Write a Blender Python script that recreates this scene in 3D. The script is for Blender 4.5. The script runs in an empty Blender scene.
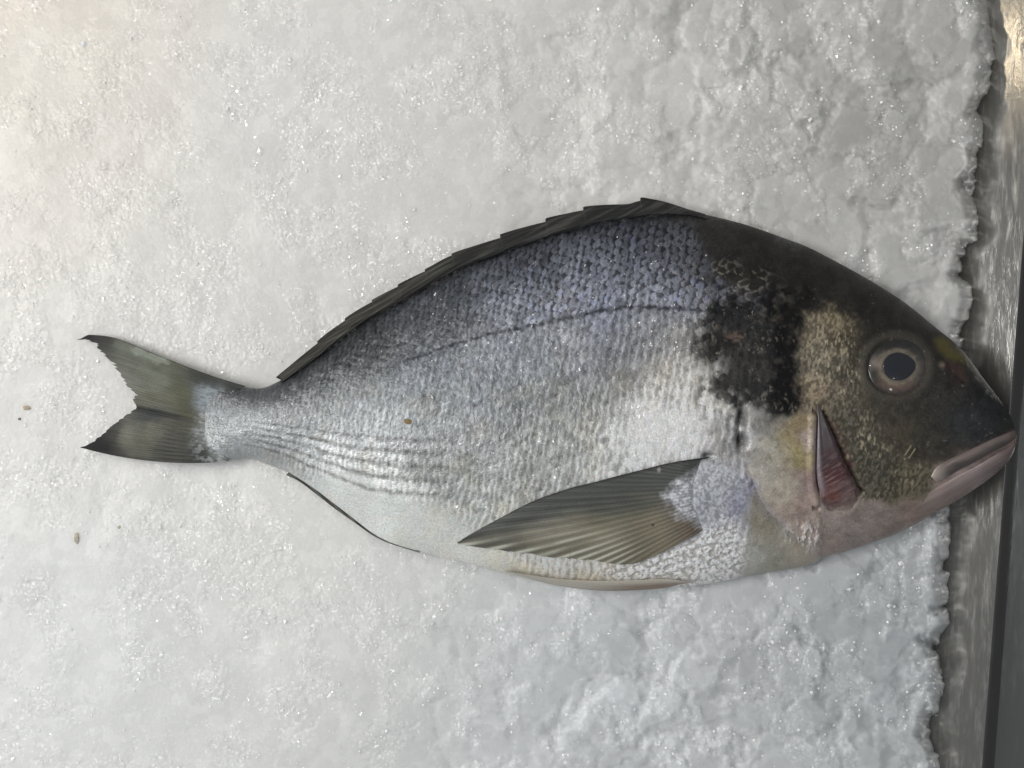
import bpy, math
import numpy as np
from mathutils import Vector

# ------------------------------------------------------------------ frame of reference
# one unit of the working grid is 0.375 mm; (x right, y down, z up) with the lens over (512, 384)
U = 0.000375
H = 1150.0
scn = bpy.context.scene
COL = scn.collection

def P(x, y, z):
    """working grid -> metres (N,3)"""
    x, y, z = np.broadcast_arrays(np.asarray(x, float), np.asarray(y, float), np.asarray(z, float))
    k = (H - z) / H
    return np.stack([(x - 512) * k * U, (384 - y) * k * U, z * U], -1)

# ------------------------------------------------------------------ camera, world, lamps, exposure
cam_d = bpy.data.cameras.new("camera")
cam = bpy.data.objects.new("camera", cam_d)
COL.objects.link(cam)
cam.location = (0, 0, H * U)
cam_d.sensor_width = 36
cam_d.lens = 36 * H / 1024
cam_d.clip_start = 0.01
cam_d.clip_end = 50
scn.camera = cam

world = bpy.data.worlds.new("World")
scn.world = world
world.use_nodes = True
bg = world.node_tree.nodes["Background"]
bg.inputs["Color"].default_value = (0.93, 0.96, 1.0, 1)
bg.inputs["Strength"].default_value = 0.22

def lamp(name, loc, target, power, size, color, size_y=None):
    d = bpy.data.lights.new(name, 'AREA')
    d.energy = power
    d.color = color
    d.shape = 'RECTANGLE' if size_y else 'DISK'
    d.size = size
    if size_y:
        d.size_y = size_y
    o = bpy.data.objects.new(name, d)
    COL.objects.link(o)
    o.location = loc
    o.rotation_euler = (Vector(target) - Vector(loc)).to_track_quat('-Z', 'Y').to_euler()
    return o

lamp("ceiling_lamp", (-0.85, 0.16, 0.95), (-0.05, 0.0, 0), 11.0, 0.72, (1.0, 0.992, 0.975))
lamp("warm_lamp", (-1.126, 0.68, 0.61), (0.1, 0.1, 0), 0.30, 0.045, (1.0, 0.84, 0.62))
lamp("added_glint_lamp", (-0.25, 1.1, 1.5), (0, 0, 0), 3.4, 0.05, (1.0, 0.96, 0.90))  # small lamp added to raise sharp glints on the ice
lamp("added_glint_lamp", (-0.9, -0.5, 1.5), (0, 0, 0), 2.6, 0.05, (0.95, 0.97, 1.0))  # second added lamp, also only for glints
lamp("strip_lamp", (1.02, -0.19, 1.2), (0.1, 0, 0), 0.8, 0.20, (0.96, 0.98, 1.0), 0.10)

scn.view_settings.view_transform = 'Standard'
scn.view_settings.look = 'None'
scn.view_settings.exposure = 0.0
scn.view_settings.gamma = 1.0
scn.cycles.max_bounces = 8

# ------------------------------------------------------------------ numeric helpers
def lin(c):
    c = np.asarray(c, float) / 255.0
    return np.where(c <= 0.04045, c / 12.92, ((c + 0.055) / 1.055) ** 2.4)

def sstep(a, b, x):
    t = np.clip((x - a) / (b - a), 0, 1)
    return t * t * (3 - 2 * t)

def mix(a, b, t):
    if np.ndim(a) > np.ndim(t) or np.ndim(b) > np.ndim(t):
        t = np.asarray(t)[..., None]
    return a * (1 - t) + b * t

def hsh(ix, iy, seed):
    ix = ix.astype(np.int64).astype(np.uint32); iy = iy.astype(np.int64).astype(np.uint32)
    h = ix * np.uint32(374761393) + iy * np.uint32(668265263) + np.uint32((seed * 2246822519) & 0xffffffff)
    h = (h ^ (h >> np.uint32(13))) * np.uint32(1274126177)
    h = (h ^ (h >> np.uint32(16))) * np.uint32(2246822519)
    h = h ^ (h >> np.uint32(15))
    return h.astype(np.float64) / 4294967295.0

def vnoise(x, y, seed=0):
    ix = np.floor(x); iy = np.floor(y)
    fx = x - ix; fy = y - iy
    fx = fx * fx * fx * (fx * (fx * 6 - 15) + 10); fy = fy * fy * fy * (fy * (fy * 6 - 15) + 10)
    a = hsh(ix, iy, seed); b = hsh(ix + 1, iy, seed); c = hsh(ix, iy + 1, seed); d = hsh(ix + 1, iy + 1, seed)
    return (a * (1 - fx) + b * fx) * (1 - fy) + (c * (1 - fx) + d * fx) * fy

def fbm(x, y, seed=0, oct=4, gain=0.5):
    s = 0; a = 1; t = 0
    for k in range(oct):
        ca, sa = math.cos(0.7 * k + 0.3), math.sin(0.7 * k + 0.3)
        s = s + a * vnoise((x * ca - y * sa) * 2 ** k + 17.3 * k, (x * sa + y * ca) * 2 ** k - 9.1 * k, seed + k * 31)
        t += a; a *= gain
    return s / t          # 0..1

def cr(pts, n_per=16):
    """Catmull-Rom through points -> dense polyline"""
    p = np.asarray(pts, float)
    p = np.vstack([2 * p[0] - p[1], p, 2 * p[-1] - p[-2]])
    out = []
    t = np.linspace(0, 1, n_per, endpoint=False)[:, None]
    for i in range(1, len(p) - 2):
        a, b, c, d = p[i - 1], p[i], p[i + 1], p[i + 2]
        out.append(0.5 * (2 * b + (c - a) * t + (2 * a - 5 * b + 4 * c - d) * t * t + (3 * b - a - 3 * c + d) * t ** 3))
    out.append(p[-2][None])
    return np.vstack(out)

def resample(pts, n, smooth=True):
    q = cr(pts) if smooth else np.asarray(pts, float)
    L = np.r_[0, np.cumsum(np.hypot(*np.diff(q[:, :2], axis=0).T))]
    t = np.linspace(0, L[-1], n)
    return np.stack([np.interp(t, L, q[:, k]) for k in range(q.shape[1])], -1)

def curve_y(pts):
    q = cr(pts, 12)
    o = np.argsort(q[:, 0], kind='stable')
    return lambda x: np.interp(x, q[o, 0], q[o, 1])

def pdist(x, y, poly, closed=False):
    """distance to polyline"""
    q = np.asarray(poly, float)
    if closed: q = np.vstack([q, q[:1]])
    best = np.full(np.shape(x), 1e9)
    for (ax, ay), (bx, by) in zip(q[:-1], q[1:]):
        dx, dy = bx - ax, by - ay
        l2 = dx * dx + dy * dy + 1e-9
        t = np.clip(((x - ax) * dx + (y - ay) * dy) / l2, 0, 1)
        best = np.minimum(best, np.hypot(x - ax - t * dx, y - ay - t * dy))
    return best

def inside(x, y, poly):
    q = np.asarray(poly, float); r = np.roll(q, -1, 0)
    c = np.zeros(np.shape(x), bool)
    for (ax, ay), (bx, by) in zip(q, r):
        if ay == by: continue
        c ^= ((ay > y) != (by > y)) & (x < (bx - ax) * (y - ay) / (by - ay) + ax)
    return c

def sdf(x, y, poly):
    d = pdist(x, y, poly, True)
    return np.where(inside(x, y, poly), -d, d)

def soft(x, y, poly, w):
    """1 inside, 0 outside, softened over +-w"""
    return 1 - sstep(-w, w, sdf(x, y, poly))

def rbf(x, y, pts, r):
    num = np.zeros(np.shape(x) + (3,)); den = np.zeros(np.shape(x))
    for (px, py, c) in pts:
        d2 = (x - px) ** 2 + (y - py) ** 2
        w = np.exp(-d2 / (2 * r * r)) + 1e-4 / (1 + d2 / (r * r))
        num += w[..., None] * lin(c); den += w
    return num / den[..., None]

def idw(x, y, pts, pw=3.0):
    num = np.zeros(np.shape(x) + (3,)); den = np.zeros(np.shape(x))
    for (px, py, c) in pts:
        w = 1 / ((x - px) ** 2 + (y - py) ** 2 + 60.0) ** (pw / 2)
        num += w[..., None] * lin(c); den += w
    return num / den[..., None]

# ------------------------------------------------------------------ mesh + material helpers
def grid_faces(n, m, wrap=False):
    i = np.arange(n - 1)[:, None]; j = np.arange(m if wrap else m - 1)[None, :]
    j2 = (j + 1) % m
    f = np.stack(np.broadcast_arrays(i * m + j, (i + 1) * m + j, (i + 1) * m + j2, i * m + j2), -1)
    return f.reshape(-1, 4)

def mesh_obj(name, V, F, mat, parent=None, attrs=None, smooth=True):
    V = np.asarray(V, np.float32).reshape(-1, 3); F = np.asarray(F, np.int32)
    me = bpy.data.meshes.new(name)
    me.vertices.add(len(V)); me.vertices.foreach_set("co", V.ravel())
    k = F.shape[1]
    me.loops.add(F.size); me.loops.foreach_set("vertex_index", F.ravel())
    me.polygons.add(len(F))
    me.polygons.foreach_set("loop_start", np.arange(0, F.size, k, dtype=np.int32))
    me.polygons.foreach_set("use_smooth", np.full(len(F), smooth, bool))
    me.update(calc_edges=True)
    for an, arr in (attrs or {}).items():
        arr = np.asarray(arr, np.float32)
        if arr.ndim == 2:
            a = me.attributes.new(an, 'FLOAT_COLOR', 'POINT')
            a.data.foreach_set("color", np.c_[arr, np.ones(len(arr), np.float32)].astype(np.float32).ravel())
        else:
            a = me.attributes.new(an, 'FLOAT', 'POINT')
            a.data.foreach_set("value", arr.ravel())
    me.materials.append(mat)
    o = bpy.data.objects.new(name, me)
    COL.objects.link(o)
    if parent is not None:
        o.parent = parent
    return o

class Mat:
    def __init__(s, name):
        s.m = bpy.data.materials.new(name); s.m.use_nodes = True
        s.nt = s.m.node_tree; s.b = s.nt.nodes["Principled BSDF"]; s.out = s.nt.nodes["Material Output"]
    def n(s, t, **kw):
        nd = s.nt.nodes.new(t)
        for k, v in kw.items():
            if k in nd.inputs.keys(): nd.inputs[k].default_value = v
            else: setattr(nd, k, v)
        return nd
    def l(s, a, b): s.nt.links.new(a, b)
    def set(s, **kw):
        for k, v in kw.items(): s.b.inputs[k.replace('_', ' ')].default_value = v
    def math(s, op, a, b=None, clamp=False):
        nd = s.nt.nodes.new('ShaderNodeMath'); nd.operation = op; nd.use_clamp = clamp
        for k, v in enumerate((a, b)):
            if v is None: continue
            if hasattr(v, 'links'): s.l(v, nd.inputs[k])
            else: nd.inputs[k].default_value = v
        return nd.outputs[0]
    def attr(s, name): return s.n('ShaderNodeAttribute', attribute_name=name)
    def coords(s, scale=(1, 1, 1), rot=(0, 0, 0)):
        tc = s.n('ShaderNodeTexCoord'); mp = s.n('ShaderNodeMapping')
        mp.inputs['Scale'].default_value = scale; mp.inputs['Rotation'].default_value = rot
        s.l(tc.outputs['Object'], mp.inputs['Vector']); return mp.outputs[0]
    def noise(s, vec, scale, detail=4, rough=0.55):
        nd = s.n('ShaderNodeTexNoise', Scale=scale, Detail=detail, Roughness=rough); s.l(vec, nd.inputs['Vector']); return nd
    def ramp(s, fac, a, b, ca=(0, 0, 0, 1), cb=(1, 1, 1, 1)):
        r = s.n('ShaderNodeValToRGB'); e = r.color_ramp.elements
        e[0].position = a; e[1].position = b; e[0].color = ca; e[1].color = cb
        s.l(fac, r.inputs[0]); return r.outputs[0]
    def bump(s, h, strength, dist, normal=None):
        b = s.n('ShaderNodeBump', Strength=strength, Distance=dist); s.l(h, b.inputs['Height'])
        if normal is not None: s.l(normal, b.inputs['Normal'])
        return b.outputs[0]

def glint_normal(M, scale, amount):
    """normals of tiny crystal facets: one random tilt per cell"""
    v = M.n('ShaderNodeTexVoronoi', Scale=scale); M.l(M.coords(), v.inputs['Vector'])
    sub = M.n('ShaderNodeVectorMath', operation='SUBTRACT'); M.l(v.outputs['Color'], sub.inputs[0]); sub.inputs[1].default_value = (0.5, 0.5, 0.5)
    scl = M.n('ShaderNodeVectorMath', operation='SCALE'); M.l(sub.outputs[0], scl.inputs[0]); scl.inputs['Scale'].default_value = amount
    g = M.n('ShaderNodeNewGeometry')
    add = M.n('ShaderNodeVectorMath', operation='ADD'); M.l(g.outputs['Normal'], add.inputs[0]); M.l(scl.outputs[0], add.inputs[1])
    nrm = M.n('ShaderNodeVectorMath', operation='NORMALIZE'); M.l(add.outputs[0], nrm.inputs[0])
    return nrm.outputs[0], v

# ice ---------------------------------------------------------------
def ice_material():
    M = Mat("crushed_ice_material")
    co = M.coords()
    a = M.attr('col')
    M.l(a.outputs['Color'], M.b.inputs['Base Color'])
    M.set(Roughness=0.30, IOR=1.31, Subsurface_Weight=1.0, Subsurface_Scale=0.0055)
    M.b.inputs['Subsurface Radius'].default_value = (0.92, 1.0, 1.0)
    n1 = M.noise(co, 900, 5, 0.65)
    M.l(M.bump(n1.outputs[0], 0.22, 0.0005), M.b.inputs['Normal'])
    gn, v = glint_normal(M, 1500, 0.9)
    gl = M.attr('grain')
    M.l(gl.outputs['Fac'], M.b.inputs['Coat Weight'])
    M.set(Coat_Roughness=0.06, Coat_IOR=1.45)
    M.l(gn, M.b.inputs['Coat Normal'])
    return M.m

def steel_material(name, base, rough, streak, mott):
    M = Mat(name)
    co = M.coords((1, 0.045, 1), (0, 0, streak))
    fine = M.noise(co, 2600, 3, 0.6)
    co2 = M.coords((1, 0.16, 1), (0, 0, streak))
    wide = M.noise(co2, 330, 5, 0.62)
    wet = M.ramp(wide.outputs[0], 0.52, 0.72)
    co3 = M.coords((1, 0.16, 1), (0, 0, streak))
    drip = M.noise(co3, 520, 4, 0.7)
    dr = M.ramp(drip.outputs[0], 0.50, 0.78)
    mx = M.n('ShaderNodeMix', data_type='RGBA'); M.l(M.math('MULTIPLY', dr, mott), mx.inputs[0])
    mx.inputs[6].default_value = base + (1,); mx.inputs[7].default_value = (0.62, 0.61, 0.58, 1)
    M.l(mx.outputs[2], M.b.inputs['Base Color'])
    M.set(Metallic=0.85)
    r = M.math('ADD', M.math('MULTIPLY', fine.outputs[0], 0.10), rough - 0.05)
    r = M.math('ADD', r, M.math('MULTIPLY', wet, 0.12))
    M.l(r, M.b.inputs['Roughness'])
    h = M.math('ADD', M.math('MULTIPLY', fine.outputs[0], 0.25), M.math('MULTIPLY', dr, 0.5))
    M.l(M.bump(h, 0.07, 0.0006), M.b.inputs['Normal'])
    return M.m

def fish_material():
    M = Mat("fish_skin_material")
    co = M.coords()
    a = M.attr('col')
    n = M.noise(co, 1500, 3, 0.6)
    k = M.n('ShaderNodeMix', data_type='RGBA', blend_type='MULTIPLY'); k.inputs[0].default_value = 1
    M.l(a.outputs['Color'], k.inputs[6])
    rr = M.ramp(n.outputs[0], 0.25, 0.75, (0.72, 0.72, 0.72, 1), (1.25, 1.25, 1.25, 1)); M.l(rr, k.inputs[7])
    M.l(k.outputs[2], M.b.inputs['Base Color'])
    M.l(M.attr('met').outputs['Fac'], M.b.inputs['Metallic'])
    M.l(M.attr('rgh').outputs['Fac'], M.b.inputs['Roughness'])
    M.l(M.bump(n.outputs[0], 0.35, 0.0005), M.b.inputs['Normal'])
    gn, v = glint_normal(M, 900, 0.55)
    M.l(M.math('ADD', M.math('MULTIPLY', M.attr('met').outputs['Fac'], 1.1), 0.07), M.b.inputs['Coat Weight'])
    M.set(Coat_Roughness=0.12, Coat_IOR=1.38, Specular_IOR_Level=0.16)
    M.l(gn, M.b.inputs['Coat Normal'])
    M.set(Subsurface_Weight=0.12, Subsurface_Scale=0.0012)
    return M.m

def fin_material():
    M = Mat("fin_material")
    a = M.attr('col')
    n = M.noise(M.coords(), 2200, 3, 0.6)
    k = M.n('ShaderNodeMix', data_type='RGBA', blend_type='MULTIPLY'); k.inputs[0].default_value = 1
    M.l(a.outputs['Color'], k.inputs[6])
    rr = M.ramp(n.outputs[0], 0.25, 0.75, (0.78, 0.78, 0.78, 1), (1.2, 1.2, 1.2, 1)); M.l(rr, k.inputs[7])
    M.l(k.outputs[2], M.b.inputs['Base Color'])
    M.set(Roughness=0.45, Coat_Weight=0.05, Coat_Roughness=0.2, Specular_IOR_Level=0.16, Subsurface_Weight=0.15, Subsurface_Scale=0.001)
    M.l(M.bump(n.outputs[0], 0.3, 0.0004), M.b.inputs['Normal'])
    al = M.attr('alpha')
    M.l(al.outputs['Fac'], M.b.inputs['Alpha'])
    return M.m

def flesh_material():
    M = Mat("wet_flesh_material")
    a = M.attr('col'); M.l(a.outputs['Color'], M.b.inputs['Base Color'])
    n = M.noise(M.coords(), 1400, 4, 0.6)
    M.l(M.bump(n.outputs[0], 0.25, 0.0005), M.b.inputs['Normal'])
    M.set(Roughness=0.33, Coat_Weight=0.3, Coat_Roughness=0.12, Subsurface_Weight=0.35, Subsurface_Scale=0.0016)
    M.b.inputs['Subsurface Radius'].default_value = (1.0, 0.45, 0.35)
    M.l(M.attr('alpha').outputs['Fac'], M.b.inputs['Alpha'])
    return M.m

def eye_material():
    M = Mat("eye_material")
    a = M.attr('col'); M.l(a.outputs['Color'], M.b.inputs['Base Color'])
    M.set(Roughness=0.35, Metallic=0.15, Coat_Weight=0.7, Coat_Roughness=0.05, Subsurface_Weight=0.15, Subsurface_Scale=0.001)
    n = M.noise(M.coords(), 2000, 3, 0.6)
    M.l(M.bump(n.outputs[0], 0.15, 0.0004), M.b.inputs['Normal'])
    return M.m

def speck_material(name, c):
    M = Mat(name)
    n = M.noise(M.coords(), 2500, 3, 0.6)
    M.l(M.ramp(n.outputs[0], 0.3, 0.7, tuple(lin(np.array(c) * 0.75)) + (1,), tuple(lin(c)) + (1,)), M.b.inputs['Base Color'])
    M.set(Roughness=0.5, Subsurface_Weight=0.2, Subsurface_Scale=0.001)
    return M.m

def crystal_material():
    M = Mat("ice_crystal_material")
    n = M.noise(M.coords(), 300, 2, 0.5)
    M.l(M.ramp(n.outputs[0], 0.3, 0.7, (0.90, 0.90, 0.89, 1), (0.95, 0.95, 0.94, 1)), M.b.inputs['Base Color'])
    M.set(Roughness=0.10, IOR=1.7)
    return M.m
ICE = ice_material(); CRYSTAL = crystal_material()
STEEL = steel_material("brushed_steel_material", (0.32, 0.313, 0.292), 0.15, math.radians(-4), 0.75)
DARKSTEEL = steel_material("rim_steel_material", (0.17, 0.17, 0.16), 0.38, math.radians(-4), 0.10)
COUNTER = steel_material("counter_steel_material", (0.24, 0.24, 0.235), 0.15, math.radians(-4), 0.04)
SKIN = fish_material(); FIN = fin_material(); FLESH = flesh_material(); EYE = eye_material()

# ------------------------------------------------------------------ fish form
ZM = 14.0                                  # height of the fish's mid plane over the ice
top_pts = [(205, 384), (222, 385), (243, 387), (262, 388), (281, 380), (302, 366), (332, 344), (362, 321), (402, 299), (450, 272), (500, 250),
           (545, 234), (590, 222), (640, 214), (670, 211), (692, 212), (740, 223), (784, 238), (812, 249), (859, 274), (871, 281),
           (904, 302), (935, 327), (961, 349), (984, 379), (1000, 400), (1009, 413), (1014, 424), (1016.6, 434)]
bot_pts = [(205, 461), (222, 461), (247, 458), (269, 465), (291, 474), (316, 490), (345, 512), (379, 537), (411, 549), (466, 563), (510, 575), (560, 585),
           (606, 589), (650, 588), (700, 585), (753, 575), (809, 565), (826, 556), (850, 550), (900, 532), (944, 508), (975, 489), (1000, 470),
           (1010, 459), (1015, 447), (1016.6, 437)]
ytop = curve_y(top_pts); ybot = curve_y(bot_pts)
_Tx = [205, 228, 260, 320, 400, 500, 600, 700, 780, 840, 900, 950, 985, 1005, 1014, 1016.6]
_Tz = [1, 10, 16, 25, 39, 54, 63, 67, 66, 62, 53, 42, 31, 20, 9, 2]
def thick(x):
    return np.interp(x, np.linspace(205, 1016.6, 400), np.convolve(np.pad(np.interp(np.linspace(205, 1016.6, 400), _Tx, _Tz), 6, mode='edge'), np.ones(13) / 13, 'valid'))
def prof(s):
    return np.clip(1 - np.abs(s) ** 2.15, 0, 1) ** 0.68
def body_z(x, y):
    a, b = ytop(x), ybot(x)
    s = (y - (a + b) / 2) / np.maximum((b - a) / 2, 0.5)
    return ZM + thick(x) * prof(s)
def body_low(x, y):
    a, b = ytop(x), ybot(x)
    s = (y - (a + b) / 2) / np.maximum((b - a) / 2, 0.5)
    return np.where((np.abs(s) < 1) & (x > 205) & (x < 1016), ZM - 0.75 * thick(x) * prof(s), 1e6)

LAT = [(222, 419), (250, 416), (290, 404), (330, 389), (370, 374), (412, 359), (465, 341), (500, 332), (547, 323), (571, 317), (600, 311), (631, 307), (665, 308), (696, 310), (722, 313)]
latc = cr(LAT, 6); laty = curve_y(LAT)

# outlines of the head markings
BLOTCH = [(704, 322), (722, 300), (745, 288), (775, 280), (800, 284), (806, 310), (800, 345), (804, 385), (806, 415), (790, 428), (768, 420), (748, 400), (738, 412), (722, 404), (708, 412), (697, 398), (702, 370), (698, 345)]
NAPE = [(660, 205), (690, 205), (760, 222), (850, 262), (930, 318), (1000, 390), (1022, 432), (985, 442), (938, 462), (900, 470), (872, 440), (858, 400), (852, 350), (858, 322), (832, 308), (806, 318), (790, 300), (740, 292), (716, 285), (702, 268), (700, 246), (690, 226), (670, 216)]
CHEEK = [(806, 318), (832, 308), (858, 322), (856, 350), (860, 400), (880, 440), (905, 470), (936, 468), (930, 490), (895, 504), (862, 500), (846, 460), (832, 425), (818, 405), (806, 420), (800, 380)]
OPERC = [(745, 405), (768, 418), (806, 412), (818, 405), (818, 470), (826, 512), (822, 551), (790, 530), (765, 505), (750, 470), (741, 440)]
OPEDGE = cr([(752, 402), (743, 415), (741, 440), (750, 470), (765, 505), (790, 530), (822, 551)], 6)
JAW = [(862, 500), (895, 504), (930, 492), (936, 468), (1016, 432), (1024, 445), (1000, 475), (945, 512), (900, 536), (845, 556), (818, 556), (824, 512), (845, 512)]
ISTH = [(755, 490), (768, 510), (790, 530), (822, 551), (826, 575), (740, 590), (742, 560), (748, 540), (745, 515)]

def scales(x, y):
    """overlapping scales: returns lattice id, radial position (0 centre..1 edge), lift and random per scale"""
    xs = np.linspace(150, 1050, 1500)
    sz = np.interp(xs, [200, 260, 400, 560, 660, 760, 1050], [3.8, 4.4, 5.8, 7.2, 8.3, 8.5, 8.0])
    A = np.r_[0, np.cumsum(0.5 * (1 / sz[1:] + 1 / sz[:-1]) * np.diff(xs))]
    yl = laty(np.clip(x, 222, 722))
    shear = (y - yl) * 0.20
    xw = x + shear + 4.0 * (fbm(x / 40, y / 40, 5, 2) - 0.5) + 6.5 * (fbm(x / 13, y / 10, 6, 2) - 0.5)
    a = np.interp(xw, xs, A)
    size = np.interp(xw, xs, sz)
    b = (y - yl) / (size * 1.02) + 0.35 * (fbm(x / 55, y / 55, 9, 2) - 0.5) + 0.25 * (fbm(x / 12, y / 12, 10, 2) - 0.5)
    best_k = np.full(x.shape, -1e9); rr = np.ones(x.shape); rnd = np.zeros(x.shape); lift = np.zeros(x.shape); rnd2 = np.zeros(x.shape)
    ia = np.floor(a)
    for da in (-1, 0, 1, 2):
        ci = ia + da
        off = np.where(np.mod(ci, 2) == 0, 0.0, 0.5)
        for db in (-1, 0, 1):
            cj = np.floor(b - off + 0.5) + db
            r1 = hsh(ci, cj, 3); r2 = hsh(ci, cj, 4)
            ca_ = ci + 0.16 * (r1 - 0.5); cb_ = cj + off + 0.16 * (r2 - 0.5)
            u = (a - ca_); v = (b - cb_)
            r = np.hypot(u / 1.15, v / 0.66)
            key = ca_ + 0.0001 * cb_
            ok = (r < 1) & (key > best_k)
            best_k = np.where(ok, key, best_k)
            rr = np.where(ok, r, rr); rnd = np.where(ok, r1, rnd); rnd2 = np.where(ok, r2, rnd2)
            lift = np.where(ok, np.clip(-u, -0.4, 1.15), lift)
    return rr, lift, rnd, rnd2, size

def body_fields(x, y):
    """displacement, colour, metallic, roughness at grid points of the near side"""
    w1 = fbm(x / 14, y / 14, 40, 4) - 0.5; w2 = fbm(x / 14, y / 14, 60, 4) - 0.5
    f1 = fbm(x / 4.5, y / 4.5, 80, 3) - 0.5; f2 = fbm(x / 4.5, y / 4.5, 95, 3) - 0.5
    xw = x + 18 * w1 + 7 * f1; yw = y + 18 * w2 + 7 * f2          # ragged outlines
    xm = x + 8 * w1 + 3 * f1; ym = y + 8 * w2 + 3 * f2
    rr, lift, rnd, rnd2, size = scales(x, y)
    yl = laty(np.clip(x, 222, 722))
    up = 1 - sstep(-26, 34, y - yl + 8 * w2)                     # 1 above the lateral line
    # ---- flank
    base = rbf(x + 8 * w1, y + 8 * w2, [
        (215, 400, (84, 92, 100)), (215, 440, (172, 178, 180)), (250, 400, (88, 96, 104)), (250, 430, (150, 156, 160)), (250, 452, (198, 200, 200)),
        (300, 385, (78, 86, 92)), (300, 420, (136, 140, 143)), (300, 455, (192, 194, 194)), (320, 485, (224, 228, 226)), (350, 350, (70, 76, 82)), (360, 400, (116, 120, 123)),
        (370, 440, (168, 171, 172)), (370, 480, (204, 206, 204)), (390, 520, (230, 234, 230)), (430, 310, (80, 89, 102)), (430, 350, (100, 106, 114)), (440, 400, (130, 134, 137)),
        (450, 450, (158, 160, 160)), (450, 500, (188, 191, 189)), (440, 540, (228, 230, 226)), (520, 265, (72, 80, 96)), (520, 300, (120, 132, 160)), (530, 350, (136, 141, 148)), (490, 365, (126, 131, 138)), (570, 335, (140, 144, 152)),
        (540, 400, (150, 153, 154)), (550, 450, (182, 184, 182)), (540, 570, (218, 216, 208)), (600, 238, (66, 72, 88)), (600, 270, (112, 124, 154)), (600, 300, (120, 132, 164)),
        (600, 345, (146, 148, 153)), (635, 330, (144, 146, 152)), (610, 400, (160, 161, 160)), (620, 440, (204, 205, 203)), (650, 225, (62, 66, 78)), (660, 260, (98, 108, 138)), (670, 290, (122, 132, 164)), (665, 340, (158, 158, 160)),
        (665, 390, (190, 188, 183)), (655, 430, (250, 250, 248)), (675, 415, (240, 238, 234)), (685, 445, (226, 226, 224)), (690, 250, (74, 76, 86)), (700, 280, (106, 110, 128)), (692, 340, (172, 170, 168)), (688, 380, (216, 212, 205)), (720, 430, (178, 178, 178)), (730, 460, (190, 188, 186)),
        (690, 490, (186, 190, 202)), (735, 500, (178, 178, 198)), (740, 530, (190, 192, 196)), (680, 560, (222, 224, 226)), (620, 578, (212, 208, 198)), (720, 560, (214, 216, 220)), (500, 560, (222, 222, 214))], 21.0)
    lum = base.mean(-1)
    base = base * mix(0.74, 1.0, sstep(.42, .72, lum))[..., None]
    # silver sheen varies scale by scale; the free (tailward) rim of each is pale, the pocket in front of it dark
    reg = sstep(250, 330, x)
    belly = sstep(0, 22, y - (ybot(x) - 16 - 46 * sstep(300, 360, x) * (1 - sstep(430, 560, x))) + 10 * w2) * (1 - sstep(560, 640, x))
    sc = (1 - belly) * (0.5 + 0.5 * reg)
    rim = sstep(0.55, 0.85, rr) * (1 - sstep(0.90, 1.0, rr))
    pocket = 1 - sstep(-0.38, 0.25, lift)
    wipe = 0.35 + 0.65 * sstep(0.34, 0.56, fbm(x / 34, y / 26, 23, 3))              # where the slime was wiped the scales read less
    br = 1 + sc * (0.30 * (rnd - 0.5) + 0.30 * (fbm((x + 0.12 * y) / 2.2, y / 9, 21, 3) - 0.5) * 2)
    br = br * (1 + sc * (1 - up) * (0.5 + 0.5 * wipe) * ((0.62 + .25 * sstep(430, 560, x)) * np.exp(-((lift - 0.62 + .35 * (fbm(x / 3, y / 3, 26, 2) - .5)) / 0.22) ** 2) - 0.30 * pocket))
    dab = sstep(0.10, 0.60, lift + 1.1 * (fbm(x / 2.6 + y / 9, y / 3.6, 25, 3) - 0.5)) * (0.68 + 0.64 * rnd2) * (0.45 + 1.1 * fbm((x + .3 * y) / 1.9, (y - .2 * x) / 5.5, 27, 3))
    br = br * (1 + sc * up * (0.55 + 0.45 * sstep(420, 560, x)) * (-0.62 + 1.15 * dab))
    br = br * (1 + 0.28 * (fbm(x / 26, y / 26, 31, 3) - 0.5))
    # fine upright streaks left by wiped slime
    br = br * (1 + sc * 0.5 * (fbm(x / 1.7, y / 7, 51, 2) - 0.5))
    br = br * (1 + 0.25 * (fbm(x / 70, y / 24, 53, 3) - 0.5) * sc)
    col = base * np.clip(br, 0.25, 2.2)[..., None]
    blue = sstep(.35, .9, up) * sstep(0.42, 0.62, fbm(x / 30, y / 30, 71, 3)) * sstep(420, 560, x) * sstep(0.3, 0.8, rnd2)
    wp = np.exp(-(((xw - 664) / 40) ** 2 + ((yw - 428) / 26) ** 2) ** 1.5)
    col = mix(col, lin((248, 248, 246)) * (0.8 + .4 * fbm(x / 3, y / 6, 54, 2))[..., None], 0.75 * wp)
    gry = np.broadcast_to(col.mean(-1, keepdims=True), col.shape)
    col = mix(col, gry, 0.62 * up)
    col = mix(col, col * np.array([0.95, 0.98, 1.15]), 0.8 * blue * sstep(.35, .6, fbm(x / 4, y / 5, 72, 2)))
    warm = sstep(0.5, 0.75, fbm(x / 24, y / 24, 77, 3)) * (1 - up)
    col = mix(col, col * np.array([1.05, 1.0, 0.90]), 0.5 * warm)
    # rows of dark lines on the lower rear flank
    ymid = np.interp(x, [205, 250, 300, 360, 460], [419, 419, 422, 430, 434])
    hn = ybot(x) - ymid; hn = hn / (1 + (np.maximum(hn, 0) / 100.0) ** 4) ** .25
    yn = (y - ymid + 2.4 * w2 * 2) / np.maximum(hn, 8)
    ph = np.mod(yn / 0.152, 1.0)
    line = np.exp(-((ph - 0.5) / 0.21) ** 2)
    lm = sstep(232, 275, x) * (1 - sstep(400, 480, x + 40 * w1)) * sstep(0.02, 0.10, yn) * (1 - sstep(.66, .85, yn))
    seg = 0.5 + 0.5 * sstep(0.3, 0.7, fbm(x / 5, y / 9, 91, 2))
    col = mix(col, col * np.array([0.46, 0.45, 0.44]), lm * line * seg)
    col = mix(col, col * 1.25, lm * (1 - line) * 0.6)
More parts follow.
